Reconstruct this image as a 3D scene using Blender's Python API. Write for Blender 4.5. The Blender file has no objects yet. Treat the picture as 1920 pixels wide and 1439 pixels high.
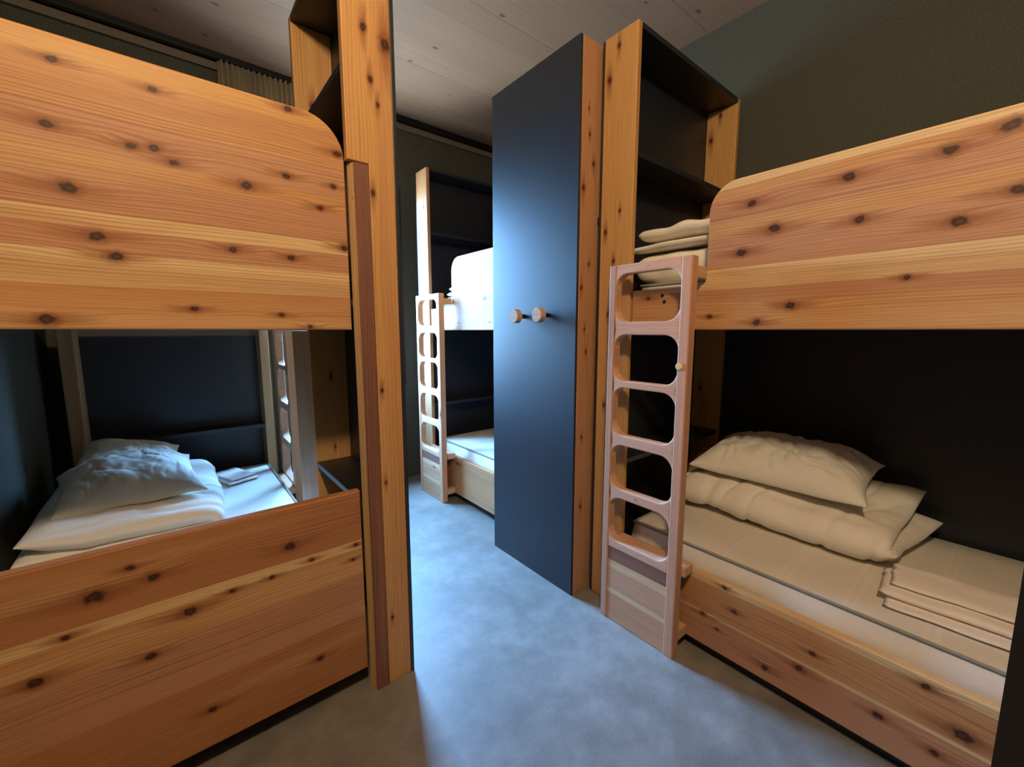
import bpy, bmesh, math, random
from mathutils import Vector, Matrix, noise as mnoise

S = bpy.context.scene
C = S.collection
PI = math.pi

# ------------------------------------------------------------------ camera, world, lights, exposure
FPX, W, H = 781.0, 1920.0, 1439.0
PITCH = math.atan(99.5 / FPX)
HEAD = math.radians(50.9)
CAMZ = 1.30
fw = Vector((math.cos(HEAD) * math.cos(PITCH), math.sin(HEAD) * math.cos(PITCH), -math.sin(PITCH)))
rt = Vector((math.sin(HEAD), -math.cos(HEAD), 0))
up = rt.cross(fw)
cd = bpy.data.cameras.new('camera')
cam = bpy.data.objects.new('camera', cd)
C.objects.link(cam)
cd.sensor_fit = 'HORIZONTAL'
cd.sensor_width = 36.0
cd.lens = 36.0 * FPX / W
cd.clip_start = 0.02
M = Matrix.Identity(4)
for i in range(3):
    M[i][0], M[i][1], M[i][2] = rt[i], up[i], -fw[i]
M[0][3], M[1][3], M[2][3] = 0, 0, CAMZ
cam.matrix_world = M
S.camera = cam


def area(name, loc, target, sx, sy, power, col):
    l = bpy.data.lights.new(name, 'AREA')
    l.shape = 'RECTANGLE'
    l.size, l.size_y = sx, sy
    l.energy = power
    l.color = col
    o = bpy.data.objects.new(name, l)
    C.objects.link(o)
    o.location = loc
    o.rotation_euler = (Vector(target) - Vector(loc)).to_track_quat('-Z', 'Y').to_euler()
    return o


w = bpy.data.worlds.new('world')
S.world = w
w.use_nodes = True
# overcast blue sky, brighter overhead, dull ground below the horizon; it reaches the room only through the window
nt = w.node_tree
bg = nt.nodes['Background']
tc = nt.nodes.new('ShaderNodeTexCoord')
sx = nt.nodes.new('ShaderNodeSeparateXYZ')
mr = nt.nodes.new('ShaderNodeMapRange')
mr.inputs[1].default_value, mr.inputs[2].default_value = -0.25, 0.6
cr = nt.nodes.new('ShaderNodeValToRGB')
e = cr.color_ramp.elements
e[0].position, e[0].color = 0.0, (0.12, 0.17, 0.20, 1)
e[1].position, e[1].color = 1.0, (0.25, 0.64, 1.30, 1)
x = e.new(0.26)
x.color = (0.13, 0.22, 0.32, 1)
x = e.new(0.36)
x.color = (0.225, 0.54, 1.02, 1)
nt.links.new(tc.outputs['Generated'], sx.inputs[0])
nt.links.new(sx.outputs[2], mr.inputs[0])
nt.links.new(mr.outputs[0], cr.inputs[0])
nt.links.new(cr.outputs[0], bg.inputs[0])
bg.inputs[1].default_value = 118.0
po = area('window_portal', (1.01, 3.53, 1.65), (1.01, 2.0, 1.65), 1.0, 1.56, 1.0, (1, 1, 1))
po.data.cycles.is_portal = True

pl = bpy.data.lights.new('ceiling_lamp', 'POINT')
pl.energy = 120.0
pl.color = (1.0, 0.77, 0.49)
pl.shadow_soft_size = 0.09
plo = bpy.data.objects.new('ceiling_lamp', pl)
C.objects.link(plo)
plo.location = (-0.10, -0.20, 2.75)

S.view_settings.view_transform = 'Standard'
S.view_settings.look = 'None'
S.view_settings.exposure = 0.0
S.view_settings.gamma = 1.0
S.view_settings.use_curve_mapping = False
S.cycles.use_denoising = True
S.cycles.max_bounces = 10
S.cycles.diffuse_bounces = 6
S.cycles.sample_clamp_indirect = 6.0


# ------------------------------------------------------------------ camera maths for reading positions of knots
def on_x(px, py, x):
    d = fw * FPX + rt * (px - 960) + up * (719.5 - py)
    t = x / d.x
    return (d.y * t, CAMZ + d.z * t)


def on_y(px, py, y):
    d = fw * FPX + rt * (px - 960) + up * (719.5 - py)
    t = y / d.y
    return (d.x * t, CAMZ + d.z * t)


# ------------------------------------------------------------------ materials
class NT:
    def __init__(s, name):
        s.m = bpy.data.materials.new(name)
        s.m.use_nodes = True
        s.t = s.m.node_tree
        s.b = s.t.nodes['Principled BSDF']

    def n(s, typ, **kw):
        o = s.t.nodes.new(typ)
        for k, v in kw.items():
            setattr(o, k, v)
        return o

    def put(s, sock, v):
        if v is None:
            return
        if hasattr(v, 'is_output'):
            s.t.links.new(v, sock)
        elif isinstance(v, tuple) and len(v) == 3 and sock.type == 'RGBA':
            sock.default_value = (*v, 1)
        else:
            sock.default_value = v

    def math(s, op, a, b=None, c=None, clamp=False):
        o = s.n('ShaderNodeMath', operation=op, use_clamp=clamp)
        s.put(o.inputs[0], a)
        s.put(o.inputs[1], b)
        s.put(o.inputs[2], c)
        return o.outputs[0]

    def xyz(s, x, y, z=0.0):
        o = s.n('ShaderNodeCombineXYZ')
        s.put(o.inputs[0], x)
        s.put(o.inputs[1], y)
        s.put(o.inputs[2], z)
        return o.outputs[0]

    def noise(s, vec, scale=1.0, detail=2.0, rough=0.5, dim='2D'):
        o = s.n('ShaderNodeTexNoise', noise_dimensions=dim)
        s.put(o.inputs['Vector'], vec)
        o.inputs['Scale'].default_value = scale
        o.inputs['Detail'].default_value = detail
        o.inputs['Roughness'].default_value = rough
        return o.outputs[0]

    def smooth(s, v, a, b, lo=0.0, hi=1.0):
        o = s.n('ShaderNodeMapRange', interpolation_type='SMOOTHSTEP')
        s.put(o.inputs[0], v)
        o.inputs[1].default_value, o.inputs[2].default_value = a, b
        o.inputs[3].default_value, o.inputs[4].default_value = lo, hi
        return o.outputs[0]

    def mix(s, f, a, b, blend='MIX'):
        o = s.n('ShaderNodeMix', data_type='RGBA', blend_type=blend)
        s.put(o.inputs[0], f)
        s.put(o.inputs[6], a)
        s.put(o.inputs[7], b)
        return o.outputs[2]

    def bump(s, h, strength=0.2, dist=0.002):
        o = s.n('ShaderNodeBump')
        o.inputs['Strength'].default_value = strength
        o.inputs['Distance'].default_value = dist
        s.put(o.inputs['Height'], h)
        s.put(s.b.inputs['Normal'], o.outputs[0])


RED = (0.43, 0.195, 0.080)
ORANGE = (0.55, 0.295, 0.125)
PINK = (0.50, 0.262, 0.140)
PALE = (0.70, 0.500, 0.255)
GOLD = (0.61, 0.345, 0.125)
HEART = (0.22, 0.105, 0.072)


def wood(name, tones, knots=None, seed=0.0, rough=0.46, knot_density=0.35, line=0.62, width=0.115, sap=0.35, ring=44.0, heart=0.45):
    """Knotty cedar. UV is in metres: U along the grain, V across. tones: list of (v position, rgb) or palette of rgb."""
    t = NT(name)
    uv = t.n('ShaderNodeUVMap').outputs[0]
    sp = t.n('ShaderNodeSeparateXYZ')
    t.put(sp.inputs[0], uv)
    u, v = sp.outputs[0], sp.outputs[1]
    us = t.math('ADD', u, seed * 3.17)
    vs = t.math('ADD', v, seed * 1.31)
    # slow wander of the grain
    w1 = t.noise(t.xyz(t.math('MULTIPLY', us, 0.9), t.math('MULTIPLY', vs, 3.0)), 1.0, 2.0)
    w1 = t.math('MULTIPLY', t.math('SUBTRACT', w1, 0.5), 0.05)
    # knots
    dmin = dtail = None
    if knots:
        for (ku, kv, kr) in knots:
            du = t.math('MULTIPLY', t.math('SUBTRACT', u, ku), 0.72 / kr)
            dv = t.math('MULTIPLY', t.math('SUBTRACT', v, kv), 1.0 / kr)
            d = t.math('SQRT', t.math('ADD', t.math('MULTIPLY', du, du), t.math('MULTIPLY', dv, dv)))
            dmin = d if dmin is None else t.math('MINIMUM', dmin, d)
            dl = t.math('MULTIPLY', du, 0.30)
            d = t.math('ADD', t.math('MULTIPLY', dl, dl), t.math('MULTIPLY', dv, dv))
            dtail = d if dtail is None else t.math('MINIMUM', dtail, d)
        dtail = t.math('SQRT', dtail)
    else:
        vo = t.n('ShaderNodeTexVoronoi', voronoi_dimensions='2D')
        su, sv = 2.6, 8.0
        t.put(vo.inputs['Vector'], t.xyz(t.math('MULTIPLY', us, su), t.math('MULTIPLY', vs, sv)))
        vo.inputs['Scale'].default_value = 1.0
        ps = t.n('ShaderNodeSeparateXYZ')
        t.put(ps.inputs[0], vo.outputs['Position'])
        cs = t.n('ShaderNodeSeparateColor')
        t.put(cs.inputs[0], vo.outputs['Color'])
        size = t.smooth(cs.outputs[0], 1.0 - knot_density, 1.0, 0.0008, 0.012)
        du = t.math('MULTIPLY', t.math('SUBTRACT', us, t.math('DIVIDE', ps.outputs[0], su)), 0.72)
        dv = t.math('SUBTRACT', vs, t.math('DIVIDE', ps.outputs[1], sv))
        d = t.math('SQRT', t.math('ADD', t.math('MULTIPLY', du, du), t.math('MULTIPLY', dv, dv)))
        dmin = t.math('DIVIDE', d, size)
        dl = t.math('MULTIPLY', du, 0.30)
        dtail = t.math('DIVIDE', t.math('SQRT', t.math('ADD', t.math('MULTIPLY', dl, dl), t.math('MULTIPLY', dv, dv))), size)
    jig = t.noise(t.xyz(t.math('MULTIPLY', us, 60.0), t.math('MULTIPLY', vs, 60.0)), 1.0, 2.0)
    dj = t.math('ADD', dmin, t.math('MULTIPLY', t.math('SUBTRACT', jig, 0.5), 0.95))
    swirl = t.math('POWER', 2.718, t.math('MULTIPLY', t.math('MULTIPLY', dtail, dtail), -0.30))
    vw = t.math('ADD', t.math('ADD', vs, w1), t.math('MULTIPLY', swirl, 0.014))
    # annual rings: irregular dark lines
    ringn = t.noise(t.xyz(t.math('MULTIPLY', us, 0.35), t.math('MULTIPLY', vw, ring)), 1.0, 3.0, 0.55)
    ph = t.math('FRACT', t.math('ADD', t.math('MULTIPLY', vw, ring * 2.6), t.math('MULTIPLY', ringn, 2.2)))
    ln = t.math('MULTIPLY', t.smooth(ph, 0.35, 0.92), t.smooth(ph, 0.92, 1.0, 1.0, 0.0))
    lw = t.smooth(t.noise(t.xyz(t.math('MULTIPLY', us, 0.8), t.math('MULTIPLY', vw, 11.0)), 1.0, 2.0), 0.3, 0.7, 0.25, 1.0)
    ln = t.math('MULTIPLY', ln, lw)
    fib = t.noise(t.xyz(t.math('MULTIPLY', us, 7.0), t.math('MULTIPLY', vw, 330.0)), 1.0, 3.0, 0.6)
    # plank tones
    if tones and len(tones[0]) == 2:
        vmin, vmax = tones[0][0], tones[-1][0] + 0.2
        ramp = t.n('ShaderNodeValToRGB')
        ramp.color_ramp.interpolation = 'CONSTANT'
        el = ramp.color_ramp.elements
        el[0].position = 0.0
        el[0].color = (*tones[0][1], 1)
        el[1].position = min(1, max(0.001, (tones[1][0] - vmin) / (vmax - vmin)))
        el[1].color = (*tones[1][1], 1)
        for pv, rgb in tones[2:]:
            e = el.new((pv - vmin) / (vmax - vmin))
            e.color = (*rgb, 1)
        wob = t.math('MULTIPLY', w1, 0.35)
        t.put(ramp.inputs[0], t.math('DIVIDE', t.math('SUBTRACT', t.math('ADD', v, wob), vmin), vmax - vmin))
        base = ramp.outputs[0]
    else:
        wn = t.n('ShaderNodeTexWhiteNoise', noise_dimensions='1D')
        t.put(wn.inputs['W'], t.math('FLOOR', t.math('DIVIDE', vs, width)))
        base = t.mix(wn.outputs[0], tones[0], tones[1])
    # drifting heartwood/sapwood
    sw = t.noise(t.xyz(t.math('MULTIPLY', us, 0.55), t.math('MULTIPLY', vw, 9.0)), 1.0, 2.0)
    base = t.mix(t.math('MULTIPLY', t.smooth(sw, 0.56, 0.72), sap), base, PALE)
    base = t.mix(t.math('MULTIPLY', t.smooth(sw, 0.46, 0.28), heart), base, RED)
    c = t.mix(t.math('MULTIPLY', ln, line), base, t.mix(1.0, base, (0.50, 0.36, 0.27), 'MULTIPLY'))
    c = t.mix(1.0, c, t.mix(fib, (0.74, 0.70, 0.66), (1.16, 1.15, 1.14)), 'MULTIPLY')
    tj = t.math('ADD', dtail, t.math('MULTIPLY', t.math('SUBTRACT', fib, 0.5), 1.6))
    halo = t.smooth(tj, 2.2, 0.3)
    c = t.mix(t.math('MULTIPLY', halo, 0.75), c, (0.27, 0.10, 0.038))
    c = t.mix(t.math('MULTIPLY', t.smooth(dj, 2.1, 0.9), 0.6), c, (0.21, 0.072, 0.026))
    core = t.smooth(dj, 1.1, 0.55)
    c = t.mix(t.math('MULTIPLY', core, 0.93), c, (0.040, 0.013, 0.006))
    eye = t.smooth(dj, 0.38, 0.15)
    c = t.mix(t.math('MULTIPLY', eye, 0.22), c, (0.20, 0.09, 0.045))
    t.put(t.b.inputs['Base Color'], c)
    t.put(t.b.inputs['Roughness'], t.math('ADD', rough, t.math('MULTIPLY', fib, 0.1)))
    t.b.inputs['Specular IOR Level'].default_value = 0.28
    t.bump(t.math('SUBTRACT', fib, t.math('MULTIPLY', ln, 0.6)), 0.12, 0.001)
    return t.m


def black_laminate():
    t = NT('black_laminate')
    co = t.n('ShaderNodeTexCoord').outputs['Object']
    a = t.noise(co, 2.0, 1.0, 0.5, '3D')
    c = t.mix(a, (0.011, 0.012, 0.018), (0.016, 0.018, 0.026))
    t.put(t.b.inputs['Base Color'], c)
    t.put(t.b.inputs['Roughness'], t.math('ADD', 0.43, t.math('MULTIPLY', a, 0.05)))
    t.b.inputs['Specular IOR Level'].default_value = 0.72
    return t.m


def plaster(name, ca, cb):
    t = NT(name)
    co = t.n('ShaderNodeTexCoord').outputs['Object']
    a = t.noise(co, 1.3, 3.0, 0.6, '3D')
    b = t.noise(co, 150.0, 3.0, 0.7, '3D')
    c = t.mix(a, ca, cb)
    c = t.mix(1.0, c, t.mix(t.smooth(b, 0.3, 0.7), (0.72, 0.72, 0.72), (1.25, 1.25, 1.25)), 'MULTIPLY')
    t.put(t.b.inputs['Base Color'], c)
    t.b.inputs['Roughness'].default_value = 0.85
    t.bump(b, 0.35, 0.003)
    return t.m


def concrete():
    t = NT('polished_concrete')
    co = t.n('ShaderNodeTexCoord').outputs['Object']
    a = t.noise(co, 1.6, 5.0, 0.62, '3D')
    b = t.noise(co, 9.0, 5.0, 0.68, '3D')
    g = t.noise(co, 120.0, 3.0, 0.7, '3D')
    c = t.mix(t.smooth(a, 0.3, 0.7), (0.165, 0.155, 0.135), (0.27, 0.258, 0.232))
    c = t.mix(t.smooth(b, 0.35, 0.68), t.mix(1.0, c, (0.80, 0.79, 0.77), 'MULTIPLY'), c)
    c = t.mix(1.0, c, t.mix(g, (0.80, 0.80, 0.80), (1.18, 1.18, 1.18)), 'MULTIPLY')
    t.put(t.b.inputs['Base Color'], c)
    t.put(t.b.inputs['Roughness'], t.math('ADD', 0.36, t.math('MULTIPLY', b, 0.28)))
    t.b.inputs['Specular IOR Level'].default_value = 0.4
    t.bump(g, 0.1, 0.001)
    return t.m


def ceiling_timber():
    t = NT('ceiling_timber')
    uv = t.n('ShaderNodeUVMap').outputs[0]
    sp = t.n('ShaderNodeSeparateXYZ')
    t.put(sp.inputs[0], uv)
    u, v = sp.outputs[0], sp.outputs[1]
    fl = t.math('FLOOR', t.math('DIVIDE', v, 0.165))
    wn = t.n('ShaderNodeTexWhiteNoise', noise_dimensions='1D')
    t.put(wn.inputs['W'], fl)
    uo = t.math('ADD', u, t.math('MULTIPLY', wn.outputs[0], 7.0))
    w1 = t.noise(t.xyz(t.math('MULTIPLY', uo, 1.0), t.math('MULTIPLY', v, 6.0)), 1.0, 2.0)
    vw = t.math('ADD', v, t.math('MULTIPLY', w1, 0.06))
    g = t.noise(t.xyz(t.math('MULTIPLY', uo, 1.2), t.math('MULTIPLY', vw, 75.0)), 1.0, 3.0, 0.6)
    base = t.mix(wn.outputs[0], (0.37, 0.205, 0.120), (0.405, 0.23, 0.14))
    c = t.mix(1.0, base, t.mix(g, (0.84, 0.83, 0.82), (1.12, 1.12, 1.12)), 'MULTIPLY')
    vo = t.n('ShaderNodeTexVoronoi', voronoi_dimensions='2D')
    t.put(vo.inputs['Vector'], t.xyz(t.math('MULTIPLY', uo, 3.6), t.math('MULTIPLY', v, 6.0)))
    vo.inputs['Scale'].default_value = 1.0
    ps = t.n('ShaderNodeSeparateXYZ')
    t.put(ps.inputs[0], vo.outputs['Position'])
    cs = t.n('ShaderNodeSeparateColor')
    t.put(cs.inputs[0], vo.outputs['Color'])
    size = t.smooth(cs.outputs[0], 0.55, 1.0, 0.0008, 0.011)
    du = t.math('MULTIPLY', t.math('SUBTRACT', uo, t.math('DIVIDE', ps.outputs[0], 3.6)), 0.6)
    dv = t.math('SUBTRACT', v, t.math('DIVIDE', ps.outputs[1], 6.0))
    d = t.math('DIVIDE', t.math('SQRT', t.math('ADD', t.math('MULTIPLY', du, du), t.math('MULTIPLY', dv, dv))), size)
    c = t.mix(t.math('MULTIPLY', t.smooth(d, 1.5, 0.6), 0.8), c, (0.11, 0.06, 0.035))
    seam = t.math('FRACT', t.math('DIVIDE', v, 0.66))
    sm = t.math('MULTIPLY', t.smooth(seam, 0.0, 0.004), t.smooth(seam, 1.0, 0.996))
    c = t.mix(sm, (0.09, 0.05, 0.03), c)
    t.put(t.b.inputs['Base Color'], c)
    t.b.inputs['Roughness'].default_value = 0.7
    return t.m


def cloth(name, col, weave=900.0, crease=0.0, sheen=0.1):
    t = NT(name)
    co = t.n('ShaderNodeTexCoord').outputs['Object']
    a = t.noise(co, 9.0, 4.0, 0.6, '3D')
    b = t.noise(co, weave, 1.0, 0.5, '3D')
    c = t.mix(a, tuple(x * 0.93 for x in col), tuple(min(1, x * 1.05) for x in col))
    t.put(t.b.inputs['Base Color'], c)
    t.b.inputs['Roughness'].default_value = 0.9
    t.b.inputs['Specular IOR Level'].default_value = 0.15
    t.b.inputs['Sheen Weight'].default_value = sheen
    h = b
    if crease:
        k = t.noise(co, 16.0, 4.0, 0.55, '3D')
        k.node.inputs['Distortion'].default_value = 1.6
        h = t.math('ADD', t.math('MULTIPLY', b, 0.1), t.math('MULTIPLY', k, crease))
        t.bump(h, 0.45, 0.012)
    else:
        t.bump(h, 0.15, 0.001)
    return t.m


def ticking():
    """mattress cover: woven cloth with paired paler stripes across"""
    t = NT('mattress_ticking')
    co = t.n('ShaderNodeTexCoord').outputs['Object']
    sp = t.n('ShaderNodeSeparateXYZ')
    t.put(sp.inputs[0], co)
    y = sp.outputs[1]
    fr = t.math('FRACT', t.math('DIVIDE', y, 0.19))
    st = t.math('MULTIPLY', t.smooth(fr, 0.02, 0.05), t.smooth(fr, 0.12, 0.09))
    st2 = t.math('MULTIPLY', t.smooth(fr, 0.15, 0.17), t.smooth(fr, 0.24, 0.22))
    s2 = t.math('MAXIMUM', st, st2)
    a = t.noise(co, 7.0, 3.0, 0.6, '3D')
    wv = t.noise(co, 420.0, 1.0, 0.5, '3D')
    c = t.mix(t.math('MULTIPLY', s2, 0.28), (0.70, 0.665, 0.59), (0.82, 0.80, 0.75))
    c = t.mix(1.0, c, t.mix(a, (0.93, 0.93, 0.93), (1.05, 1.05, 1.05)), 'MULTIPLY')
    t.put(t.b.inputs['Base Color'], c)
    t.b.inputs['Roughness'].default_value = 0.75
    t.bump(t.math('ADD', wv, t.math('MULTIPLY', a, 2.0)), 0.25, 0.003)
    return t.m


def plain(name, col, rough=0.5, metal=0.0):
    t = NT(name)
    co = t.n('ShaderNodeTexCoord').outputs['Object']
    a = t.noise(co, 30.0, 2.0, 0.5, '3D')
    t.put(t.b.inputs['Base Color'], t.mix(a, tuple(x * 0.9 for x in col), tuple(min(1, x * 1.08) for x in col)))
    t.b.inputs['Roughness'].default_value = rough
    t.b.inputs['Metallic'].default_value = metal
    return t.m


def glass():
    t = NT('window_glass')
    tr = t.n('ShaderNodeBsdfTransparent')
    gl = t.n('ShaderNodeBsdfGlossy')
    gl.inputs['Roughness'].default_value = 0.02
    mx = t.n('ShaderNodeMixShader')
    mx.inputs[0].default_value = 0.06
    t.t.links.new(tr.outputs[0], mx.inputs[1])
    t.t.links.new(gl.outputs[0], mx.inputs[2])
    t.t.links.new(mx.outputs[0], t.t.nodes['Material Output'].inputs[0])
    return t.m


# ------------------------------------------------------------------ mesh helpers
def link(name, me, mat, parent=None, loc=None):
    o = bpy.data.objects.new(name, me)
    C.objects.link(o)
    if mat:
        me.materials.clear()
        me.materials.append(mat)
    if parent is not None:
        # meshes are modelled in world coordinates; shift into the parent's frame
        off = parent.get('_w', (0, 0, 0))
        me.transform(Matrix.Translation(-Vector(off)))
        o.parent = parent
    elif loc is not None:
        me.transform(Matrix.Translation(-Vector(loc)))
        o.location = loc
    o['_w'] = parent.get('_w', (0, 0, 0)) if parent is not None else (loc or (0, 0, 0))
    return o


def thing(name, loc, label, cat, group=None):
    o = bpy.data.objects.new(name, None)
    C.objects.link(o)
    o.empty_display_size = 0.1
    o.location = loc
    o['_w'] = tuple(loc)
    o['label'] = label
    o['category'] = cat
    if group:
        o['group'] = group
    return o


def tag(o, label, cat, group=None):
    o['label'] = label
    o['category'] = cat
    if group:
        o['group'] = group
    return o


def uv_world(bm, grain):
    """UV in metres: U along the grain axis, V across it"""
    bm.normal_update()
    lay = bm.loops.layers.uv.verify()
    g = 'xyz'.index(grain)
    for f in bm.faces:
        n = f.normal
        ax = max(range(3), key=lambda i: abs(n[i]))
        rest = [i for i in range(3) if i != ax]
        if ax == g:
            a, b = rest
        else:
            a = g
            b = [i for i in rest if i != g][0]
        for l in f.loops:
            co = l.vert.co
            l[lay].uv = (co[a], co[b])


def done(name, bm, mat, parent=None, grain=None, smooth=False, loc=None):
    bmesh.ops.recalc_face_normals(bm, faces=bm.faces[:])
    if grain:
        uv_world(bm, grain)
    me = bpy.data.meshes.new(name)
    bm.to_mesh(me)
    bm.free()
    if smooth:
        for p in me.polygons:
            p.use_smooth = True
    return link(name, me, mat, parent, loc)


def bm_box(bm, a, b, bev=0.0, seg=2):
    r = bmesh.ops.create_cube(bm, size=1.0)
    vs = r['verts']
    for v in vs:
        v.co = Vector([(a[i] + b[i]) / 2 + v.co[i] * (b[i] - a[i]) for i in range(3)])
    if bev:
        es = list({e for v in vs for e in v.link_edges})
        bmesh.ops.bevel(bm, geom=es, offset=bev, segments=seg, affect='EDGES', profile=0.5)


def box(name, a, b, mat, parent=None, grain=None, bev=0.003, loc=None):
    bm = bmesh.new()
    bm_box(bm, a, b, bev)
    return done(name, bm, mat, parent, grain, loc=loc)


def prism(name, pts, axis, lo, hi, mat, parent=None, grain=None, bev=0.003):
    """closed outline pts in the plane across `axis`, thick from lo to hi, edges bevelled"""
    bm = bmesh.new()
    k = 'xyz'.index(axis)
    rest = [i for i in range(3) if i != k]

    def P(p, h):
        c = [0, 0, 0]
        c[rest[0]], c[rest[1]], c[k] = p[0], p[1], h
        return c
    lo_v = [bm.verts.new(P(p, lo)) for p in pts]
    hi_v = [bm.verts.new(P(p, hi)) for p in pts]
    n = len(pts)
    f0 = bm.faces.new(lo_v)
    f1 = bm.faces.new(hi_v[::-1])
    for i in range(n):
        j = (i + 1) % n
        bm.faces.new((lo_v[i], hi_v[i], hi_v[j], lo_v[j]))
    bmesh.ops.recalc_face_normals(bm, faces=bm.faces[:])
    if bev:
        es = list({e for f in (f0, f1) for e in f.edges})
        bmesh.ops.bevel(bm, geom=es, offset=bev, segments=2, affect='EDGES', profile=0.5)
    bmesh.ops.triangulate(bm, faces=[f for f in bm.faces if len(f.verts) > 4])
    return done(name, bm, mat, parent, grain)


def arc(cx, cy, r, a0, a1, n=10):
    return [(cx + r * math.cos(math.radians(a0 + (a1 - a0) * i / n)), cy + r * math.sin(math.radians(a0 + (a1 - a0) * i / n))) for i in range(n + 1)]


def lathe(name, prof, origin, axis, mat, parent=None, n=28, grain=None):
    """profile (distance along axis, radius) revolved about axis"""
    bm = bmesh.new()
    k = 'xyz'.index(axis)
    r0, r1 = [i for i in range(3) if i != k]
    rings = []
    for d, r in prof:
        ring = []
        for i in range(n):
            c = list(origin)
            c[k] += d
            c[r0] += r * math.cos(2 * PI * i / n)
            c[r1] += r * math.sin(2 * PI * i / n)
            ring.append(bm.verts.new(c))
        rings.append(ring)
    for a, b in zip(rings, rings[1:]):
        for i in range(n):
            j = (i + 1) % n
            bm.faces.new((a[i], a[j], b[j], b[i]))
    bm.faces.new(rings[0])
    bm.faces.new(rings[-1])
    o = done(name, bm, mat, parent, grain)
    return o


def struct(o):
    o['kind'] = 'structure'
    return o


# ------------------------------------------------------------------ material set
def kx(lst, x, rz=0.95):
    return [(*on_x(px, py, x), r * rz) for px, py, r in lst]


def ky(lst, y, rz=0.8):
    return [(*on_y(px, py, y), r * rz) for px, py, r in lst]


BLACK = black_laminate()
LG = 1.391   # front plane of the near-left end boards
m_left_upper = wood('cedar_upper_end_board',
    [(1.29, ORANGE), (1.405, PALE), (1.483, PINK), (1.538, PALE), (1.573, PINK), (1.66, ORANGE), (1.70, PINK), (1.79, ORANGE), (1.89, GOLD)],
    ky([(95, 110, .010), (285, 168, .009), (88, 232, .012), (246, 274, .011), (288, 278, .011), (325, 305, .011), (462, 348, .014), (127, 352, .016),
        (182, 443, .015), (217, 482, .014), (437, 468, .011), (547, 484, .010), (600, 390, .010), (625, 350, .009), (365, 580, .010), (528, 591, .008),
        (88, 600, .015), (582, 613, .007), (645, 465, .012), (538, 330, .011), (632, 288, .012), (540, 205, .010)], LG), seed=1.0, sap=0.25)
m_left_lower = wood('cedar_lower_end_board',
    [(0.05, RED), (0.30, PINK), (0.455, ORANGE), (0.545, PALE), (0.578, RED)],
    ky([(545, 1025, .017), (668, 1022, .008), (178, 1120, .020), (288, 1082, .014), (243, 1066, .010), (355, 1148, .016), (437, 1108, .009), (65, 1282, .016),
        (125, 1196, .009), (283, 1232, .012), (585, 1050, .007), (662, 1050, .007), (510, 1083, .008), (600, 1235, .012), (400, 1330, .012)], LG), seed=2.3, sap=0.3)
RG = 1.55    # front plane of the right bunk's boards
m_right_guard = wood('cedar_right_guard',
    [(1.29, ORANGE), (1.405, PINK), (1.445, PALE), (1.517, PINK), (1.63, ORANGE), (1.68, PINK), (1.755, ORANGE), (1.79, PALE)],
    kx([(1410, 382, .012), (1452, 429, .015), (1390, 474, .014), (1482, 573, .012), (1330, 594, .008), (1418, 605, .011), (1592, 332, .013), (1783, 281, .014),
        (1897, 235, .015), (1798, 415, .014), (1612, 412, .012), (1911, 355, .013), (1215, 560, .008), (1700, 520, .008)], RG), seed=3.1, sap=0.2)
m_right_rail = wood('cedar_right_rail',
    [(0.03, PINK), (0.185, PALE), (0.195, ORANGE), (0.315, PALE)],
    kx([(1359, 1103, .007), (1376, 1148, .008), (1317, 1151, .008), (1344, 1181, .006), (1434, 1253, .010), (1498, 1254, .011), (1523, 1227, .008), (1737, 1289, .010),
        (1646, 1343, .011), (1806, 1381, .017), (1752, 1413, .010)], RG), seed=4.7, sap=0.12)
m_left_post = wood('cedar_gold_left', [GOLD, ORANGE],
    [(z, x, r) for (x, z), r in [(on_y(680, 50, 1.366), .010), (on_y(722, 84, 1.366), .017), (on_y(694, 148, 1.366), .008), (on_y(708, 197, 1.366), .006),
     (on_y(699, 362, 1.366), .008), (on_y(716, 733, 1.366), .006), (on_y(724, 905, 1.366), .005), (on_y(736, 1158, 1.366), .005)]],
    seed=5.9, sap=0.15, ring=30, line=0.42)
m_right_post = wood('cedar_gold_right', [GOLD, GOLD],
    [(z, y, r) for (y, z), r in [(on_x(1161, 85, 1.54), .008), (on_x(1143, 151, 1.54), .011), (on_x(1135, 436, 1.54), .008), (on_x(1150, 490, 1.54), .007), (on_x(1162, 395, 1.54), .006),
     (on_x(1140, 590, 1.54), .007), (on_x(1132, 760, 1.54), .007)]],
    seed=6.6, sap=0.1, ring=30, line=0.42)
m_strip = wood('cedar_end_strip', [ORANGE, PINK],
    [(z, x, r) for (x, z), r in [(on_y(1105, 203, 1.297), .005), (on_y(1106, 252, 1.297), .006), (on_y(1113, 308, 1.297), .008), (on_y(1094, 352, 1.297), .010), (on_y(1104, 496, 1.297), .006),
     (on_y(1090, 540, 1.297), .008), (on_y(1096, 618, 1.297), .006), (on_y(1098, 660, 1.297), .006), (on_y(1090, 820, 1.297), .006), (on_y(1088, 950, 1.297), .007), (on_y(1112, 892, 1.297), .008)]],
    seed=7.2, sap=0.1, ring=30, line=0.42)
m_heart = wood('cedar_heartwood', [(0.30, HEART), (1.0, (0.55, 0.37, 0.18))], None, seed=8.4, sap=0.0, knot_density=0.15)
m_pale = wood('cedar_sapwood', [(0.56, 0.36, 0.19), (0.62, 0.42, 0.23)], None, seed=9.5, sap=0.3, knot_density=0.1, line=0.4)
m_gen = wood('cedar_general', [ORANGE, PINK], None, seed=10.2, knot_density=0.4)
m_ladder = wood('cedar_ladder', [(0.66, 0.385, 0.250), (0.70, 0.430, 0.285)], None, seed=11.8, line=0.4, heart=0.12, knot_density=0.3, sap=0.25)
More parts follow.
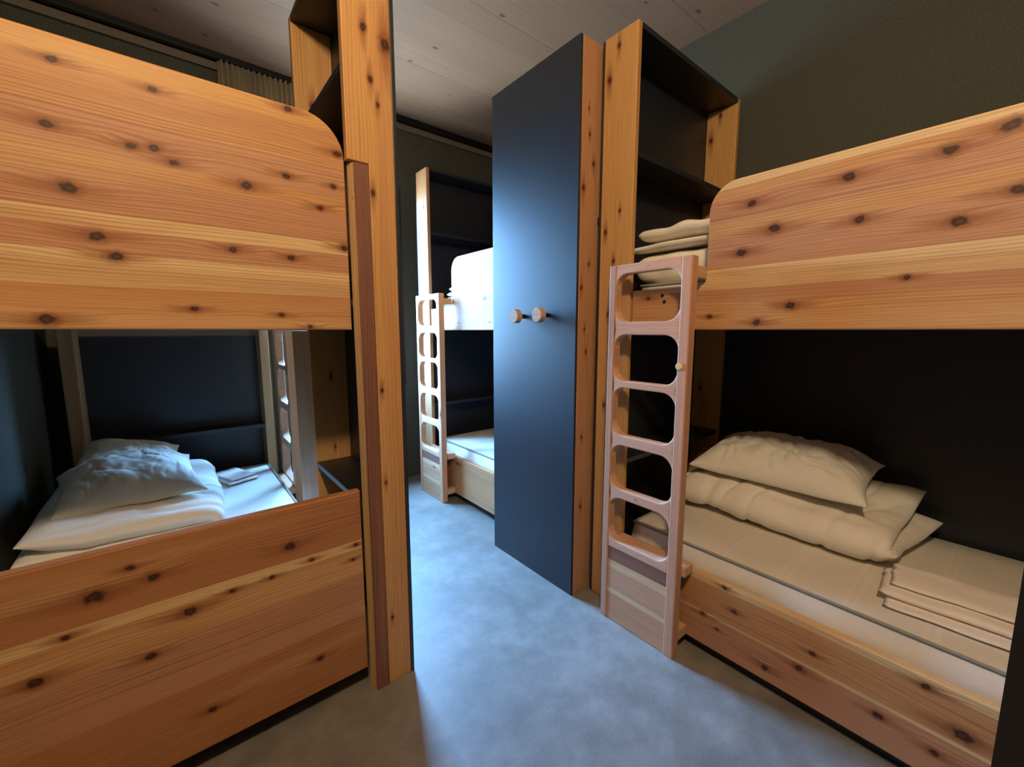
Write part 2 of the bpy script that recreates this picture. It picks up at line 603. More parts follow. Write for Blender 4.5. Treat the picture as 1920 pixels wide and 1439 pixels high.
m_ladder_stile = wood('cedar_ladder_stile', [(0.64, 0.365, 0.235), (0.58, 0.320, 0.200)], None, seed=12.4, line=0.45, heart=0.12, knot_density=0.06, sap=0.1)
m_kick = wood('cedar_kick_panel', [(0.00, (0.60, 0.34, 0.20)), (0.13, (0.74, 0.55, 0.33)), (0.155, (0.62, 0.36, 0.22)), (0.25, (0.72, 0.52, 0.31)), (0.285, (0.26, 0.13, 0.095))], None, seed=13.3, knot_density=0.2, sap=0.1)
m_floor = concrete()
m_wall = plaster('dark_green_plaster', (0.062, 0.064, 0.050), (0.074, 0.076, 0.060))
m_ceil = ceiling_timber()
m_tick = ticking()
m_side = cloth('mattress_side', (0.83, 0.815, 0.78), 300.0, 0.3)
m_pipe = cloth('mattress_piping', (0.30, 0.31, 0.27))
m_white = cloth('white_cotton', (0.84, 0.80, 0.70), 900.0, 0.35)
m_linen = cloth('folded_linen', (0.86, 0.80, 0.76), 900.0, 0.15)
m_curtain = cloth('beige_curtain', (0.30, 0.235, 0.16), 500.0)
m_metal = plain('dark_metal', (0.02, 0.02, 0.021), 0.4, 0.6)
m_bolt = plain('pale_wood_peg', (0.75, 0.58, 0.30), 0.4)
m_knobw = wood('beech_knob', [(0.62, 0.42, 0.27), (0.62, 0.42, 0.27)], None, seed=14.2, knot_density=0.01, sap=0.0)
m_trim = plain('grey_trim', (0.16, 0.125, 0.10), 0.7)
m_glass = glass()
m_frame = plain('black_window_frame', (0.012, 0.013, 0.018), 0.45)

# ------------------------------------------------------------------ the room
XL, XR, YB, YF, ZC = -0.53, 2.52, -1.35, 3.37, 2.985
struct(box('floor', (XL - .1, YB - .1, -0.08), (XR + .1, YF + .25, 0.0), m_floor, bev=0))
struct(box('ceiling', (XL - .1, YB - .1, ZC), (XR + .1, YF + .25, ZC + 0.12), m_ceil, grain='x', bev=0))
struct(box('wall_left', (XL - .1, YB, 0), (XL, YF, ZC), m_wall, bev=0))
struct(box('wall_right', (XR, YB, 0), (XR + .1, YF, ZC), m_wall, bev=0))
struct(box('wall_back', (XL - .1, YB - .1, 0), (XR + .1, YB, ZC), m_wall, bev=0))
# far wall with the window opening
WX0, WX1, WZ0, WZ1 = 0.52, 1.50, 0.88, 2.42
bm = bmesh.new()
bm_box(bm, (XL - .1, YF, 0), (WX0, YF + .15, ZC))
bm_box(bm, (WX1, YF, 0), (XR + .1, YF + .15, ZC))
bm_box(bm, (WX0, YF, 0), (WX1, YF + .15, WZ0))
bm_box(bm, (WX0, YF, WZ1), (WX1, YF + .15, ZC))
struct(done('wall_far', bm, m_wall))
bm = bmesh.new()
ft = 0.05
bm_box(bm, (WX0 - .04, YF - .02, WZ0 - .04), (WX0 + ft, YF + .12, WZ1 + .04), 0.003)
bm_box(bm, (WX1 - ft, YF - .02, WZ0 - .04), (WX1 + .045, YF + .12, WZ1 + .04), 0.003)
bm_box(bm, (WX0 + ft, YF - .02, WZ0 - .04), (WX1 - ft, YF + .12, WZ0 + ft), 0.003)
bm_box(bm, (WX0 + ft, YF - .02, WZ1 - ft), (WX1 - ft, YF + .12, WZ1 + .04), 0.003)
win = struct(done('window_1', bm, m_frame))
box('pane', (WX0 + ft, YF + .05, WZ0 + ft), (WX1 - ft, YF + .058, WZ1 - ft), m_glass, win, bev=0)
# board under the ceiling along the far wall
struct(box('trim_1', (XL, YF - .025, ZC - 0.075), (XR, YF, ZC - 0.03), m_trim, bev=0.002))

# curtain rail and curtain
rail = box('curtain_rail', (XL + .01, 3.285, ZC - 0.034), (XR - .01, 3.315, ZC), m_metal, bev=0.002, loc=(1.0, 3.30, ZC - 0.034))
tag(rail, 'thin black curtain rail fixed under the ceiling along the far wall', 'curtain rail')
bm = bmesh.new()
nx, nz = 150, 14
cz0, cz1 = 0.30, ZC - 0.036
cv = []
for side in (0, 1):
    g = []
    for i in range(nx + 1):
        a = i / nx
        row = []
        for k in range(nz + 1):
            b = k / nz
            x = 0.352 + 0.44 * a
            amp = 0.022 * (0.75 + 0.25 * math.sin(17 * a))
            y = 3.30 + amp * math.sin(2 * PI * 15 * a + 0.8 * math.sin(5 * a) + 0.5 * b) + side * 0.0025
            x += 0.004 * math.sin(2 * PI * 30 * a + b * 3)
            row.append(bm.verts.new((x, y, cz0 + (cz1 - cz0) * b)))
        g.append(row)
    cv.append(g)
for g in cv:
    for i in range(nx):
        for k in range(nz):
            bm.faces.new((g[i][k], g[i + 1][k], g[i + 1][k + 1], g[i][k + 1]))
for i in range(nx):
    for k in (0, nz):
        bm.faces.new((cv[0][i][k], cv[0][i + 1][k], cv[1][i + 1][k], cv[1][i][k]))
for k in range(nz):
    for i in (0, nx):
        bm.faces.new((cv[0][i][k], cv[0][i][k + 1], cv[1][i][k + 1], cv[1][i][k]))
cur = done('curtain', bm, m_curtain, smooth=True, loc=(0.57, 3.30, cz1))
tag(cur, 'gathered beige curtain hanging from the black rail above the left bunk', 'curtain')


# ------------------------------------------------------------------ shelf units
def shelf_unit_head(x0, x1, y0, y1, ztop, label, m_front, shelves, tside=0.028, tleft=None):
    """open black shelf unit at a bunk's head; opening faces -y; wooden sides at x0 and x1"""
    tl = tleft or tside
    t = thing('shelf_unit', ((x0 + x1) / 2, (y0 + y1) / 2, 0), label, 'shelf unit')
    box('side_panel', (x0, y0, 0), (x0 + tl, y1, ztop), m_front, t, 'z', 0.004)
    box('side_panel', (x1 - tside, y0, 0), (x1, y1, ztop), m_front, t, 'z', 0.004)
    box('back_panel', (x0 + .002, y1, 0), (x1 - .002, y1 + 0.012, ztop - .002), BLACK, t, bev=0.001)
    box('top_panel', (x0 + tl, y0 + .001, ztop - 0.022), (x1 - tside, y1, ztop), BLACK, t, bev=0.001)
    for z in shelves:
        box('shelf', (x0 + tl, y0 + .004, z - 0.022), (x1 - tside, y1, z), BLACK, t, bev=0.001)
    return t


def shelf_unit_side(xo, xb, y0, y1, ztop, label, m_near, shelves, notch=None):
    """shelf unit beside a bunk: opening at xo, black back at xb, wooden sides at y0 and y1"""
    s = 1 if xb > xo else -1
    t = thing('shelf_unit', ((xo + xb) / 2, (y0 + y1) / 2, 0), label, 'shelf unit')
    bt = 0.014
    xi = xb - s * bt
    th = 0.028
    if notch:
        nx_, nz_ = notch
        pts = [(xi, 0), (xi, ztop), (xo, ztop), (xo, nz_), (nx_, nz_), (nx_, 0)]
        prism('side_panel', pts, 'y', y0, y0 + th, m_near, t, 'z', 0.003)
    else:
        box('side_panel', (min(xo, xi), y0, 0), (max(xo, xi), y0 + th, ztop), m_near, t, 'z', 0.003)
    box('side_panel', (min(xo, xi), y1 - th, 0), (max(xo, xi), y1, ztop), m_near, t, 'z', 0.003)
    box('back_panel', (min(xi, xb), y0 + .0005, 0), (max(xi, xb), y1 - .0005, ztop - .001), BLACK, t, bev=0.0015)
    box('top_panel', (min(xo, xi) + .001, y0 + th, ztop - .022), (max(xo, xi) - .001, y1 - th, ztop - .001), BLACK, t, bev=0.001)
    for z in shelves:
        box('shelf', (min(xo, xi) + .002, y0 + th, z - .022), (max(xo, xi) - .001, y1 - th, z), BLACK, t, bev=0.001)
    return t


ZT = 2.53
shelf_unit_head(1.54, 2.475, 1.096, 1.262, ZT, 'tall open black shelf unit with wooden sides at the head of the right bunk', m_right_post, (2.045, 1.36, 0.72))
shelf_unit_head(1.595, 2.51, 2.996, 3.165, ZT, 'open black shelf unit at the head of the far bunk behind the black panel', m_gen, (2.06, 0.71))
shelf_unit_head(-0.452, 0.482, 3.085, 3.24, ZT, 'open black shelf unit with wooden posts behind the left bunk pillows', m_pale, (2.06, 0.695), 0.05, 0.06)
ls = shelf_unit_side(0.46, 0.626, 1.366, 1.98, ZT, 'tall cedar sided shelf unit with a black back at the left bunk', m_left_post, (2.11, 1.40, 0.715), notch=(0.5275, 1.822))
cs = shelf_unit_side(1.60, 1.427, 1.297, 1.925, ZT + 0.005, 'tall black panelled shelf unit with two round wooden coat knobs', m_strip, (2.05, 0.71), notch=(1.562, 1.812))
for (y, z) in ((1.655, 1.372), (1.482, 1.374)):
    st = lathe('coat_knob', [(0, .0005), (0, .032), (-.003, .035), (-.030, .035), (-.033, .032), (-.033, .0005)], (1.386, y, z), 'x', m_knobw, cs, grain='x')
    lathe('knob_stem', [(0, .011), (-.044, .011)], (1.4275, y, z), 'x', m_metal, st)


# ------------------------------------------------------------------ bunk beds
def ladder(t, xf, xb, y0, y1, ztop=1.565, peg=False, step_to=None):
    """ladder board between xf (aisle face) and xb; holes with rounded corners"""
    L = bpy.data.objects.new('ladder', None)
    C.objects.link(L)
    L.parent = t
    L['_w'] = t['_w']
    L.empty_display_size = 0.1
    s = 1 if xb > xf else -1
    lo, hi = min(xf, xb), max(xf, xb)
    ya, yb = y0 + 0.040, y1 - 0.032
    box('stile', (lo, y0, 0), (hi, ya, ztop), m_ladder_stile, L, 'z', 0.004)
    box('stile', (lo, yb, 0), (hi, y1, ztop), m_ladder_stile, L, 'z', 0.004)
    holes = [(1.335, 1.527), (1.092, 1.282), (0.86, 1.062), (0.622, 0.815), (0.382, 0.580)]
    r = 0.056
    tops = [ztop] + [h[0] for h in holes]
    bots = [h[1] for h in holes] + [None]
    for top, bot in zip(tops, bots):
        pts = []
        if top == ztop:
            pts += [(ya, top), (yb, top)]
        else:
            pts += arc(ya + r, top + r, r, 180, 270, 7) + arc(yb - r, top + r, r, 270, 360, 7)
        if bot is not None:
            pts += arc(yb - r, bot - r, r, 0, 90, 7) + arc(ya + r, bot - r, r, 90, 180, 7)
        else:
            pts += [(yb, 0.345), (ya, 0.345)]
        prism('rung', pts, 'x', lo + .0015, hi - .0015, m_ladder, L, 'y', 0.005)
    box('kick_panel', (lo + (.004 if s > 0 else .012), ya, 0.002), (hi - (.012 if s > 0 else .004), yb, 0.345), m_kick, L, 'y', 0.001)
    # tread and blocks that tie the ladder to the bed side
    if step_to is not None:
        a, b = min(xb, step_to) + .0005, max(xb, step_to) - .0005
        box('step', (a, y0 - .012, 0.335), (b, y1 - .035, 0.375), m_ladder, L, 'y', 0.004)
        box('spacer', (a, y0 + .003, 0.055), (b, y0 + .04, 0.10), m_pale, L, 'y', 0.003)
        box('spacer', (a, y0 + .002, 1.488), (b, y0 + .042, 1.532), m_pale, L, 'y', 0.003)
    if peg:
        lathe('peg', [(-.006, .002), (-.006, .011), (-.004, .013), (.012, .013)], (xf, y0 + 0.030, 1.168), 'x', m_bolt, L)
    return L


def bunk_right(dx, dy, label, m_guard, m_rail, y_end, peg, hi_wall):
    X = RG + dx
    t = thing('bunk_bed', (X + .45, dy + (0.2 if dy == 0 else 0.25), 0), label, 'bunk bed', None)
    ye = y_end
    # upper guard with the rounded corner, stepped down behind the ladder
    y1, zg, r = 0.772 + dy, 1.818, 0.095
    pts = [(ye, 1.302), (1.088 + dy, 1.302), (1.088 + dy, 1.468), (y1 + .02, 1.468)] + arc(y1 + .02, 1.488, .02, 270, 180, 3) + \
          arc(y1 - r, zg - r, r, 0, 90, 12) + [(ye, zg)]
    prism('guard_board', pts, 'x', X, X + 0.036, m_guard, t, 'y', 0.005)
    prism('side_rail', [(ye, 0.055), (1.088 + dy, 0.055), (1.088 + dy, 0.345), (ye, 0.345)], 'x', X, X + 0.034, m_rail, t, 'y', 0.004)
    box('plinth', (X + .045, ye, 0.0), (X + .063, 1.088 + dy, 0.24), BLACK, t, bev=0)
    box('lower_base', (X + .034, ye, 0.24), (hi_wall - .02, 1.09 + dy, 0.268), m_gen, t, 'y', 0.002)
    box('upper_base', (X + .036, ye, 1.305), (hi_wall - .02, 1.09 + dy, 1.34), m_gen, t, 'y', 0.002)
    bp = box('back_panel', (hi_wall - .017, ye, 0.0), (hi_wall - .003, 1.09 + dy, 1.82), BLACK, t, bev=0.001)
    ladder(t, 1.44 + dx, 1.484 + dx, 0.767 + dy, 1.125 + dy, peg=peg, step_to=X)
    # round-headed bolts through the rail
    for (y, z) in ((0.935 + dy, 1.415), (0.945 + dy, 1.44)):
        lathe('bolt', [(-.004, .001), (-.004, .006), (.002, .007)], (X, y, z), 'x', m_metal, t, 12)
    return t


rb = bunk_right(0, 0, 'cedar bunk bed along the right wall, nearest on the right', m_right_guard, m_right_rail, -0.95, True, XR)
fb = bunk_right(0.055, 1.90, 'far cedar bunk bed standing in the daylight beyond the black panel', m_gen, m_gen, 1.345, False, XR)
box('corner_post', (1.605, 1.30, 0.0), (1.665, 1.342, 1.81), m_gen, fb, 'z', 0.004)

# left bunk: end boards face the camera
t = thing('bunk_bed', (0.0, 2.2, 0), 'cedar bunk bed on the left with a tall knotty end board facing us', 'bunk bed')
zt, r = 1.938, 0.115
X0, X1 = XL + 0.012, 0.4595
prism('upper_end_board', [(X0, 1.302), (X1, 1.302)] + arc(X1 - r, zt - r, r, 0, 90, 14) + [(X0, zt)], 'y', LG, LG + 0.036, m_left_upper, t, 'x', 0.005)
prism('lower_end_board', [(X0, 0.088), (X1, 0.088), (X1, 0.755), (X0, 0.755)], 'y', LG, LG + 0.036, m_left_lower, t, 'x', 0.005)
# corner post: chamfered strip let into the shelf unit's side
bm = bmesh.new()
prof = [(0.4675, 1.43), (0.4675, 1.3915), (0.479, 1.370), (0.484, 1.3665), (0.526, 1.3665), (0.526, 1.394), (0.459, 1.394), (0.459, 1.43)]
prof = [(0.4665, 1.394), (0.4675, 1.3905), (0.479, 1.369), (0.484, 1.3645), (0.524, 1.3645), (0.526, 1.3665), (0.526, 1.3945)]
lo_v = [bm.verts.new((x, y, 0.0)) for x, y in prof]
hi_v = [bm.verts.new((x, y, 1.817)) for x, y in prof]
for i in range(len(prof)):
    j = (i + 1) % len(prof)
    bm.faces.new((lo_v[i], lo_v[j], hi_v[j], hi_v[i]))
bm.faces.new(lo_v)
bm.faces.new(hi_v)
done('corner_post', bm, m_heart, t, 'z')
prism('upper_side_rail', [(2.0, 1.302), (3.075, 1.302), (3.075, 1.468), (2.69, 1.468)] + arc(2.57, 1.72, .1, 0, 90, 10) + [(2.0, 1.82)], 'x', 0.428, 0.462, m_gen, t, 'y', 0.004)
prism('side_rail', [(2.0, 0.055), (3.075, 0.055), (3.075, 0.345), (2.0, 0.345)], 'x', 0.43, 0.462, m_gen, t, 'y', 0.004)
box('side_board', (0.464, 1.992, 0.0), (0.492, 2.30, 1.30), m_gen, t, 'z', 0.006)
box('lower_base', (XL + .015, 1.43, 0.24), (0.428, 3.075, 0.268), m_gen, t, 'y', 0.002)
box('upper_base', (XL + .015, 1.43, 1.305), (0.428, 3.075, 1.34), m_gen, t, 'y', 0.002)
ladder(t, 0.548, 0.503, 2.673, 3.025, step_to=0.463)


# ------------------------------------------------------------------ mattresses
def rounded_slab(bm, a, b, r, seg=3):
    bm_box(bm, a, b, r, seg)


def mattress(name, a, b, label, piping=True, puff=0.006):
    loc = ((a[0] + b[0]) / 2, (a[1] + b[1]) / 2, a[2])
    t = thing(name, loc, label, 'mattress')
    bm = bmesh.new()
    # body as gridded rounded box, slightly puffed
    nx_, ny_, r = 22, 40, 0.022
    top, bot = [], []
    for i in range(nx_ + 1):
        rt_, rb_ = [], []
        for j in range(ny_ + 1):
            x = a[0] + (b[0] - a[0]) * i / nx_
            y = a[1] + (b[1] - a[1]) * j / ny_
            e = min(i, nx_ - i) / 3.0
            f = min(j, ny_ - j) / 3.0
            k = min(1, min(e, f))
            z = b[2] - 0.012 * (1 - k) ** 2 + puff * (mnoise.noise(Vector((x * 5, y * 5, 3.1))) * k)
            rt_.append(bm.verts.new((x, y, z)))
            rb_.append(bm.verts.new((x, y, a[2])))
        top.append(rt_)
        bot.append(rb_)
    for i in range(nx_):
        for j in range(ny_):
            bm.faces.new((top[i][j], top[i + 1][j], top[i + 1][j + 1], top[i][j + 1]))
    cover = done('cover', bm, m_tick, t, smooth=True)
    # quilted sides
    bm = bmesh.new()
    loop = [(a[0], a[1] + (b[1] - a[1]) * j / 40) for j in range(40)] + [(a[0] + (b[0] - a[0]) * i / 20, b[1]) for i in range(20)] + \
           [(b[0], b[1] - (b[1] - a[1]) * j / 40) for j in range(40)] + [(b[0] - (b[0] - a[0]) * i / 20, a[1]) for i in range(20)]
    cx_, cy_ = loc[0], loc[1]
    rings = []
    for k in range(7):
        f = k / 6
        z = a[2] + (b[2] - 0.012 - a[2]) * f
        out = 0.012 * math.sin(PI * f)
        ring = []
        for (x, y) in loop:
            w_ = out * (1.0 + 0.9 * mnoise.noise(Vector((x * 7, y * 7, f * 2))))
            nxv = -1 if abs(x - a[0]) < 1e-6 else (1 if abs(x - b[0]) < 1e-6 else 0)
            nyv = -1 if abs(y - a[1]) < 1e-6 else (1 if abs(y - b[1]) < 1e-6 else 0)
            ring.append(bm.verts.new((x + nxv * w_, y + nyv * w_, z)))
        rings.append(ring)
    n = len(loop)
    for ra, rb_ in zip(rings, rings[1:]):
        for i in range(n):
            j = (i + 1) % n
            bm.faces.new((ra[i], ra[j], rb_[j], rb_[i]))
    bm.faces.new(rings[0])
    done('border', bm, m_side, t, smooth=True)
    # piping round the top edge
    bm = bmesh.new()
    pr = 0.0055
    rr = []
    for (x, y) in loop:
        dx_, dy_ = (x - cx_), (y - cy_)
        nxv = -1 if abs(x - a[0]) < 1e-6 else (1 if abs(x - b[0]) < 1e-6 else 0)
        nyv = -1 if abs(y - a[1]) < 1e-6 else (1 if abs(y - b[1]) < 1e-6 else 0)
        q = []
        for k in range(8):
            an = 2 * PI * k / 8
            q.append(bm.verts.new((x + nxv * (0.003 + pr * math.cos(an)), y + nyv * (0.003 + pr * math.cos(an)), b[2] - 0.010 + pr * math.sin(an))))
        rr.append(q)
    for i in range(n):
        A, B = rr[i], rr[(i + 1) % n]
        for k in range(8):
            l = (k + 1) % 8
            bm.faces.new((A[k], B[k], B[l], A[l]))
    done('piping', bm, m_pipe, t, smooth=True)
    return t


ZM = 0.425
mattress('mattress', (1.612, -0.94, 0.269), (2.46, 1.072, ZM), 'striped beige mattress on the lower berth of the right bunk')
mattress('mattress', (1.667, 1.36, 0.269), (2.48, 2.972, ZM), 'pale mattress on the lower berth of the far bunk')
mattress('mattress', (-0.50, 1.44, 0.269), (0.424, 3.065, ZM + .015), 'white mattress on the lower berth of the left bunk')
mattress('mattress', (1.60, -0.94, 1.341), (2.46, 1.072, 1.50), 'mattress on the upper berth of the right bunk, seen behind the ladder')
mattress('mattress', (1.655, 1.36, 1.341), (2.48, 2.972, 1.50), 'mattress on the upper berth of the far bunk behind its guard')


# ------------------------------------------------------------------ bedding
def pillow(name, mat, L_, W_, T_, matrix, label, seed=0.0, group=None, wr=1.0):
    """pillow with pinched seams and pointed corners; matrix places it"""
    bm = bmesh.new()
    n, m_ = 110, 84
    tops, bots = [], []
    for i in range(n + 1):
        a_, b_ = [], []
        s = -1 + 2 * i / n
        for j in range(m_ + 1):
            q = -1 + 2 * j / m_
            x = s * L_ / 2 * (1 - 0.085 * (1 - q * q) ** 1.0 * abs(s) ** 2)
            y = q * W_ / 2 * (1 - 0.11 * (1 - s * s) ** 1.0 * abs(q) ** 2)
            h = ((1 - abs(s) ** 2.6) ** 0.62) * ((1 - abs(q) ** 2.4) ** 0.62)
            edge = max(abs(s), abs(q))
            ang = math.atan2(q, s)
            # gathers radiating from the seam and large lazy folds
            wv = 0.10 * mnoise.noise(Vector((s * 1.6 + seed, q * 1.6, seed))) + \
                0.055 * wr * math.sin(9 * ang + 4 * mnoise.noise(Vector((s * 2, q * 2, seed + 4)))) * edge ** 2 * (1 - edge ** 6) + \
                0.06 * wr * mnoise.noise(Vector((s * 6 + q * 3, q * 4.5 - s * 2, seed + 9)))
            fold = mnoise.noise(Vector((s * 2.2 + seed, q * 2.0, seed + 11)))
            crs = abs(mnoise.noise(Vector((s * 3.4 + q * 1.6 + 0.9 * fold, q * 1.2 - s * 0.6, seed + 20))))
            crs2 = abs(mnoise.noise(Vector((s * 7 - q * 2 + 1.5 * fold, q * 2.2 + s * 1.5, seed + 31))))
            zt_ = T_ * 0.62 * h * (1 + 1.2 * wv) - wr * h * (0.013 * math.exp(-(crs / 0.13) ** 2) + 0.005 * math.exp(-(crs2 / 0.16) ** 2))
            zb_ = -T_ * 0.20 * h
            rim = 0.003
            dz = 0.012 * mnoise.noise(Vector((s * 2.2, q * 2.2, seed + 2)))
            a_.append(bm.verts.new((x, y, zt_ + rim * (edge < 1) + dz)))
            b_.append(bm.verts.new((x, y, zb_ - rim + dz)) if edge < 1 else a_[-1])
        tops.append(a_)
        bots.append(b_)
    for g, fl in ((tops, 0), (bots, 1)):
        for i in range(n):
            for j in range(m_):
                f = (g[i][j], g[i + 1][j], g[i + 1][j + 1], g[i][j + 1])
                try:
                    bm.faces.new(f if not fl else f[::-1])
                except ValueError:
                    pass
    for v in bm.verts:
        v.co = matrix @ v.co
    o = done(name, bm, mat, smooth=True, loc=tuple(matrix.translation))
    tag(o, label, 'pillow', group)
    return o


def folded_duvet(name, path, ylim, thick, mat, label, seed=0.0, tip=0.11, axis=1):
    """puffy quilt folded along its path in (a, z); ylim(s) gives both ends across; ends pinch into a seam"""
    bm = bmesh.new()
    # resample path
    P = [Vector(p) for p in path]
    segs = [(P[i + 1] - P[i]).length for i in range(len(P) - 1)]
    tot = sum(segs)
    ns, ny_ = 110, 110

    def at(s):
        d = s * tot
        for i, l in enumerate(segs):
            if d <= l or i == len(segs) - 1:
                return P[i].lerp(P[i + 1], d / l)
            d -= l
    cpts = [at(i / ns) for i in range(ns + 1)]
    for _ in range(3):
        cpts = [cpts[0]] + [(cpts[i - 1] + cpts[i] * 2 + cpts[i + 1]) / 4 for i in range(1, ns)] + [cpts[-1]]
    A, B = [], []
    for i in range(ns + 1):
        s = i / ns
        tan = (cpts[min(ns, i + 1)] - cpts[max(0, i - 1)]).normalized()
        nor = Vector((-tan.y, tan.x))
        y0, y1 = ylim(s)
        ra, rb_ = [], []
        for j in range(ny_ + 1):
            q = j / ny_
            y = y0 + (y1 - y0) * q
            e1 = min(1.0, min(q, 1 - q) / tip * 1.0)
            e2 = min(1.0, min(s, 1 - s) / 0.10)
            h = (1 - (1 - e1) ** 2) ** 0.6 * (1 - (1 - e2) ** 2) ** 0.6
            k = 1.0 + 0.35 * mnoise.noise(Vector((s * 5 + seed, y * 5.5, seed))) + \
                0.14 * mnoise.noise(Vector((s * 20 + seed, y * 12, seed + 7))) - 0.22 * math.exp(-(mnoise.noise(Vector((s * 4 + y * 3 + seed, y * 8.5 + s * 2, seed + 17))) / 0.10) ** 2) + 0.10 * math.sin(y * 46 + 6 * mnoise.noise(Vector((s * 3, y * 4, seed)))) * (0.35 + 0.65 * (1 - e1))
            hh = thick / 2 * h * k + 0.0025
            c = cpts[i] + nor * (0.016 * mnoise.noise(Vector((s * 3, y * 4, seed + 3))))
            for lst, sg in ((ra, 1), (rb_, -1)):
                pp = c + nor * hh * sg
                co = (pp.x, y, pp.y) if axis == 1 else (y, pp.x, pp.y)
                lst.append(bm.verts.new(co))
        A.append(ra)
        B.append(rb_)
    for i in range(ns):
        for j in range(ny_):
            bm.faces.new((A[i][j], A[i + 1][j], A[i + 1][j + 1], A[i][j + 1]))
            bm.faces.new((B[i][j], B[i][j + 1], B[i + 1][j + 1], B[i + 1][j]))
    for i in range(ns):
        for j in (0, ny_):
            bm.faces.new((A[i][j], A[i + 1][j], B[i + 1][j], B[i][j]))
    for j in range(ny_):
        for i in (0, ns):
            bm.faces.new((A[i][j], A[i][j + 1], B[i][j + 1], B[i][j]))
    cen = Vector((0, 0, 0))
    for v in bm.verts:
        cen += v.co
    cen /= len(bm.verts)
    o = done(name, bm, mat, smooth=True, loc=tuple(cen))
    tag(o, label, 'duvet')
    return o


def frame(cx_, cy_, cz_, ux, vy):
    """matrix whose local x follows ux, local y follows vy (made square to it)"""
    a_ = Vector(ux).normalized()
    b_ = Vector(vy)
    b_ = (b_ - a_ * b_.dot(a_)).normalized()
    c_ = a_.cross(b_)
    m_ = Matrix.Identity(4)
    for i in range(3):
        m_[i][0], m_[i][1], m_[i][2] = a_[i], b_[i], c_[i]
    m_.translation = Vector((cx_, cy_, cz_))
    return m_


# right bunk: quilt folded once, fold towards us, layers spreading at the back
def ylim_r(s):
    lo = 0.235 - 0.07 * max(0, 1 - s / 0.35) + (-0.02 if s < 0.5 else 0.0) - 0.03 * max(0, (s - 0.7) / 0.3)
    return (lo, 1.065)


folded_duvet('folded_duvet', [(2.43, 0.505), (2.25, 0.482), (2.02, 0.478), (1.965, 0.482), (1.945, 0.500), (1.965, 0.530), (2.02, 0.542), (2.25, 0.560), (2.42, 0.62)],
             ylim_r, 0.080, m_white, 'folded white duvet on the right bunk mattress, a pillow on top', 1.5)
pillow('pillow', m_white, 0.69, 0.46, 0.22, frame(2.20, 0.675, 0.664, (-0.06, 1.0, 0.0), (-1.0, 0.0, -0.14)), 'white pillow lying on the folded duvet of the right bunk', 3.3)


def linen(name, a, b, yaw, label, group, mat=m_linen, seed=0.0, bulge=0.3, wave=0.003):
    """one folded flat cloth: rounded fold along its front, soft edges"""
    bm = bmesh.new()
    cx_, cy_ = (a[0] + b[0]) / 2, (a[1] + b[1]) / 2
    lx, ly, lz = b[0] - a[0], b[1] - a[1], b[2] - a[2]
    n, m_ = 26, 34
    top, bot = [], []
    for i in range(n + 1):
        s = -1 + 2 * i / n
        r1, r2 = [], []
        for j in range(m_ + 1):
            q = -1 + 2 * j / m_
            h = (1 - abs(s) ** 8) ** 0.5 * (1 - abs(q) ** 14) ** 0.5
            w_ = mnoise.noise(Vector((s * 1.5 + seed, q * 2.3, seed)))
            x = s * lx / 2 + 0.006 * mnoise.noise(Vector((q * 3, seed, 1)))
            y = q * ly / 2 + 0.006 * mnoise.noise(Vector((s * 3, seed, 5)))
            zc = a[2] + lz / 2 + wave * w_
            r1.append(bm.verts.new((x, y, zc + lz / 2 * h * (1 + bulge * 0.4 * w_))))
            r2.append(bm.verts.new((x, y, zc - lz / 2 * h)) if abs(s) < 1 and abs(q) < 1 else r1[-1])
        top.append(r1)
        bot.append(r2)
    for i in range(n):
        for j in range(m_):
            f = (top[i][j], top[i + 1][j], top[i + 1][j + 1], top[i][j + 1])
            bm.faces.new(f)
            g = (bot[i][j], bot[i][j + 1], bot[i + 1][j + 1], bot[i + 1][j])
            try:
                bm.faces.new(g)
            except ValueError:
                pass
    R_ = Matrix.Translation((cx_, cy_, 0)) @ Matrix.Rotation(yaw, 4, 'Z')
    for v in bm.verts:
        v.co = R_ @ v.co
    o = done(name, bm, mat, smooth=True, loc=(cx_, cy_, a[2]))
    tag(o, label, 'folded linen', group)
    return o


linen('folded_sheet', (1.70, -0.28, 0.428), (1.94, 0.215, 0.440), 0.05, 'bottom sheet of the folded linen stack on the right mattress', 'folded linen on the right mattress', seed=1)
linen('folded_sheet', (1.745, -0.28, 0.442), (1.945, 0.235, 0.466), 0.08, 'thick middle sheet of the folded linen stack on the right mattress', 'folded linen on the right mattress', seed=2)
linen('folded_sheet', (1.79, -0.20, 0.468), (1.965, 0.215, 0.482), 0.10, 'topmost sheet of the folded linen stack on the right mattress', 'folded linen on the right mattress', seed=3)

# right upper berth: folded blankets
linen('folded_blanket', (1.66, 0.70, 1.508), (2.15, 1.165, 1.640), 0.0, 'bottom cream blanket of the pile on the upper right berth', 'blankets on the upper right berth', m_white, 4, 0.1, 0.004)
linen('folded_blanket', (1.635, 0.68, 1.645), (2.15, 1.195, 1.680), 0.0, 'middle cream blanket of the pile on the upper right berth', 'blankets on the upper right berth', m_white, 5, 0.6, 0.010)
linen('folded_blanket', (1.65, 0.66, 1.692), (2.15, 1.15, 1.742), 0.0, 'topmost cream blanket of the pile on the upper right berth', 'blankets on the upper right berth', m_white, 6, 1.4, 0.014)
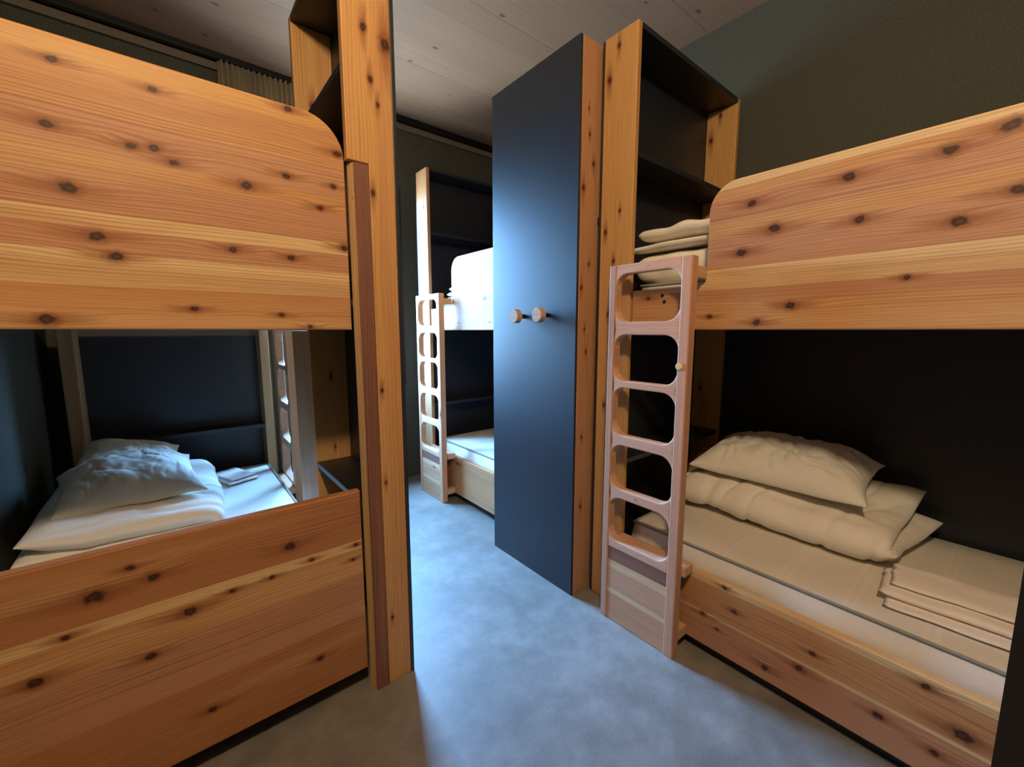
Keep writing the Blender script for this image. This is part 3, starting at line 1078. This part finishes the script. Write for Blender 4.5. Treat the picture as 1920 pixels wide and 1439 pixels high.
# far upper berth
for k, (z0, z1, nm) in enumerate(((1.503, 1.56, 'bottom'), (1.562, 1.60, 'second lowest'), (1.602, 1.64, 'second highest'), (1.642, 1.68, 'topmost'))):
    linen('folded_sheet', (1.70 + .01 * k, 2.56, z0), (2.05, 2.95 - .02 * k, z1), 0.0, nm + ' white sheet of the pile on the far upper berth', 'sheets on the far upper berth', m_white, 7 + k)

# left bunk bedding
def ylim_l(s):
    return (1.98, 2.95)


folded_duvet('folded_duvet', [(-0.46, 0.545), (-0.30, 0.502), (0.02, 0.496), (0.075, 0.502), (0.092, 0.52), (0.075, 0.545), (0.0, 0.556), (-0.30, 0.570), (-0.45, 0.60)],
             lambda s: (2.02 - 0.06 * abs(s - .5), 2.93), 0.085, m_white, 'folded white duvet on the left bunk mattress under two pillows', 5.2)
pillow('pillow', m_white, 0.47, 0.50, 0.19, frame(-0.185, 2.40, 0.640, (1.0, 0.10, 0.0), (-0.10, 1.0, 0.08)), 'white pillow on top of the left duvet, nearest the end board', 8.1, None, 0.45)
pillow('pillow', m_white, 0.40, 0.36, 0.12, frame(-0.21, 2.80, 0.650, (1.0, 0.05, -0.22), (-0.1, 1.0, 0.30)), 'white pillow behind the other on the left duvet, one corner showing', 9.7, None, 0.3)
linen('folded_sheet', (0.14, 2.72, 0.444), (0.30, 2.98, 0.456), 0.3, 'lower of two small folded sheets on the left mattress', 'folded sheets on the left mattress', seed=12)
linen('folded_sheet', (0.15, 2.75, 0.458), (0.29, 2.98, 0.468), 0.4, 'upper of two small folded sheets on the left mattress', 'folded sheets on the left mattress', seed=13)

# ------------------------------------------------------------------ black panel cutting the right edge of the view
t = thing('low_screen', (0.64, -0.28, 0), 'plain black screen standing close by in the lower right corner, before the right bunk', 'screen')
prism('board', [(0.62, -0.0195), (0.62, -0.56), (0.655, -0.56), (0.655, -0.024)], 'z', 0.02, 1.12, BLACK, t, None, 0.001)
prism('foot_rail', [(0.624, -0.03), (0.624, -0.55), (0.651, -0.55), (0.651, -0.034)], 'z', 0.0, 0.02, BLACK, t, None, 0.0)

for o in S.objects:
    if '_w' in o:
        del o['_w']
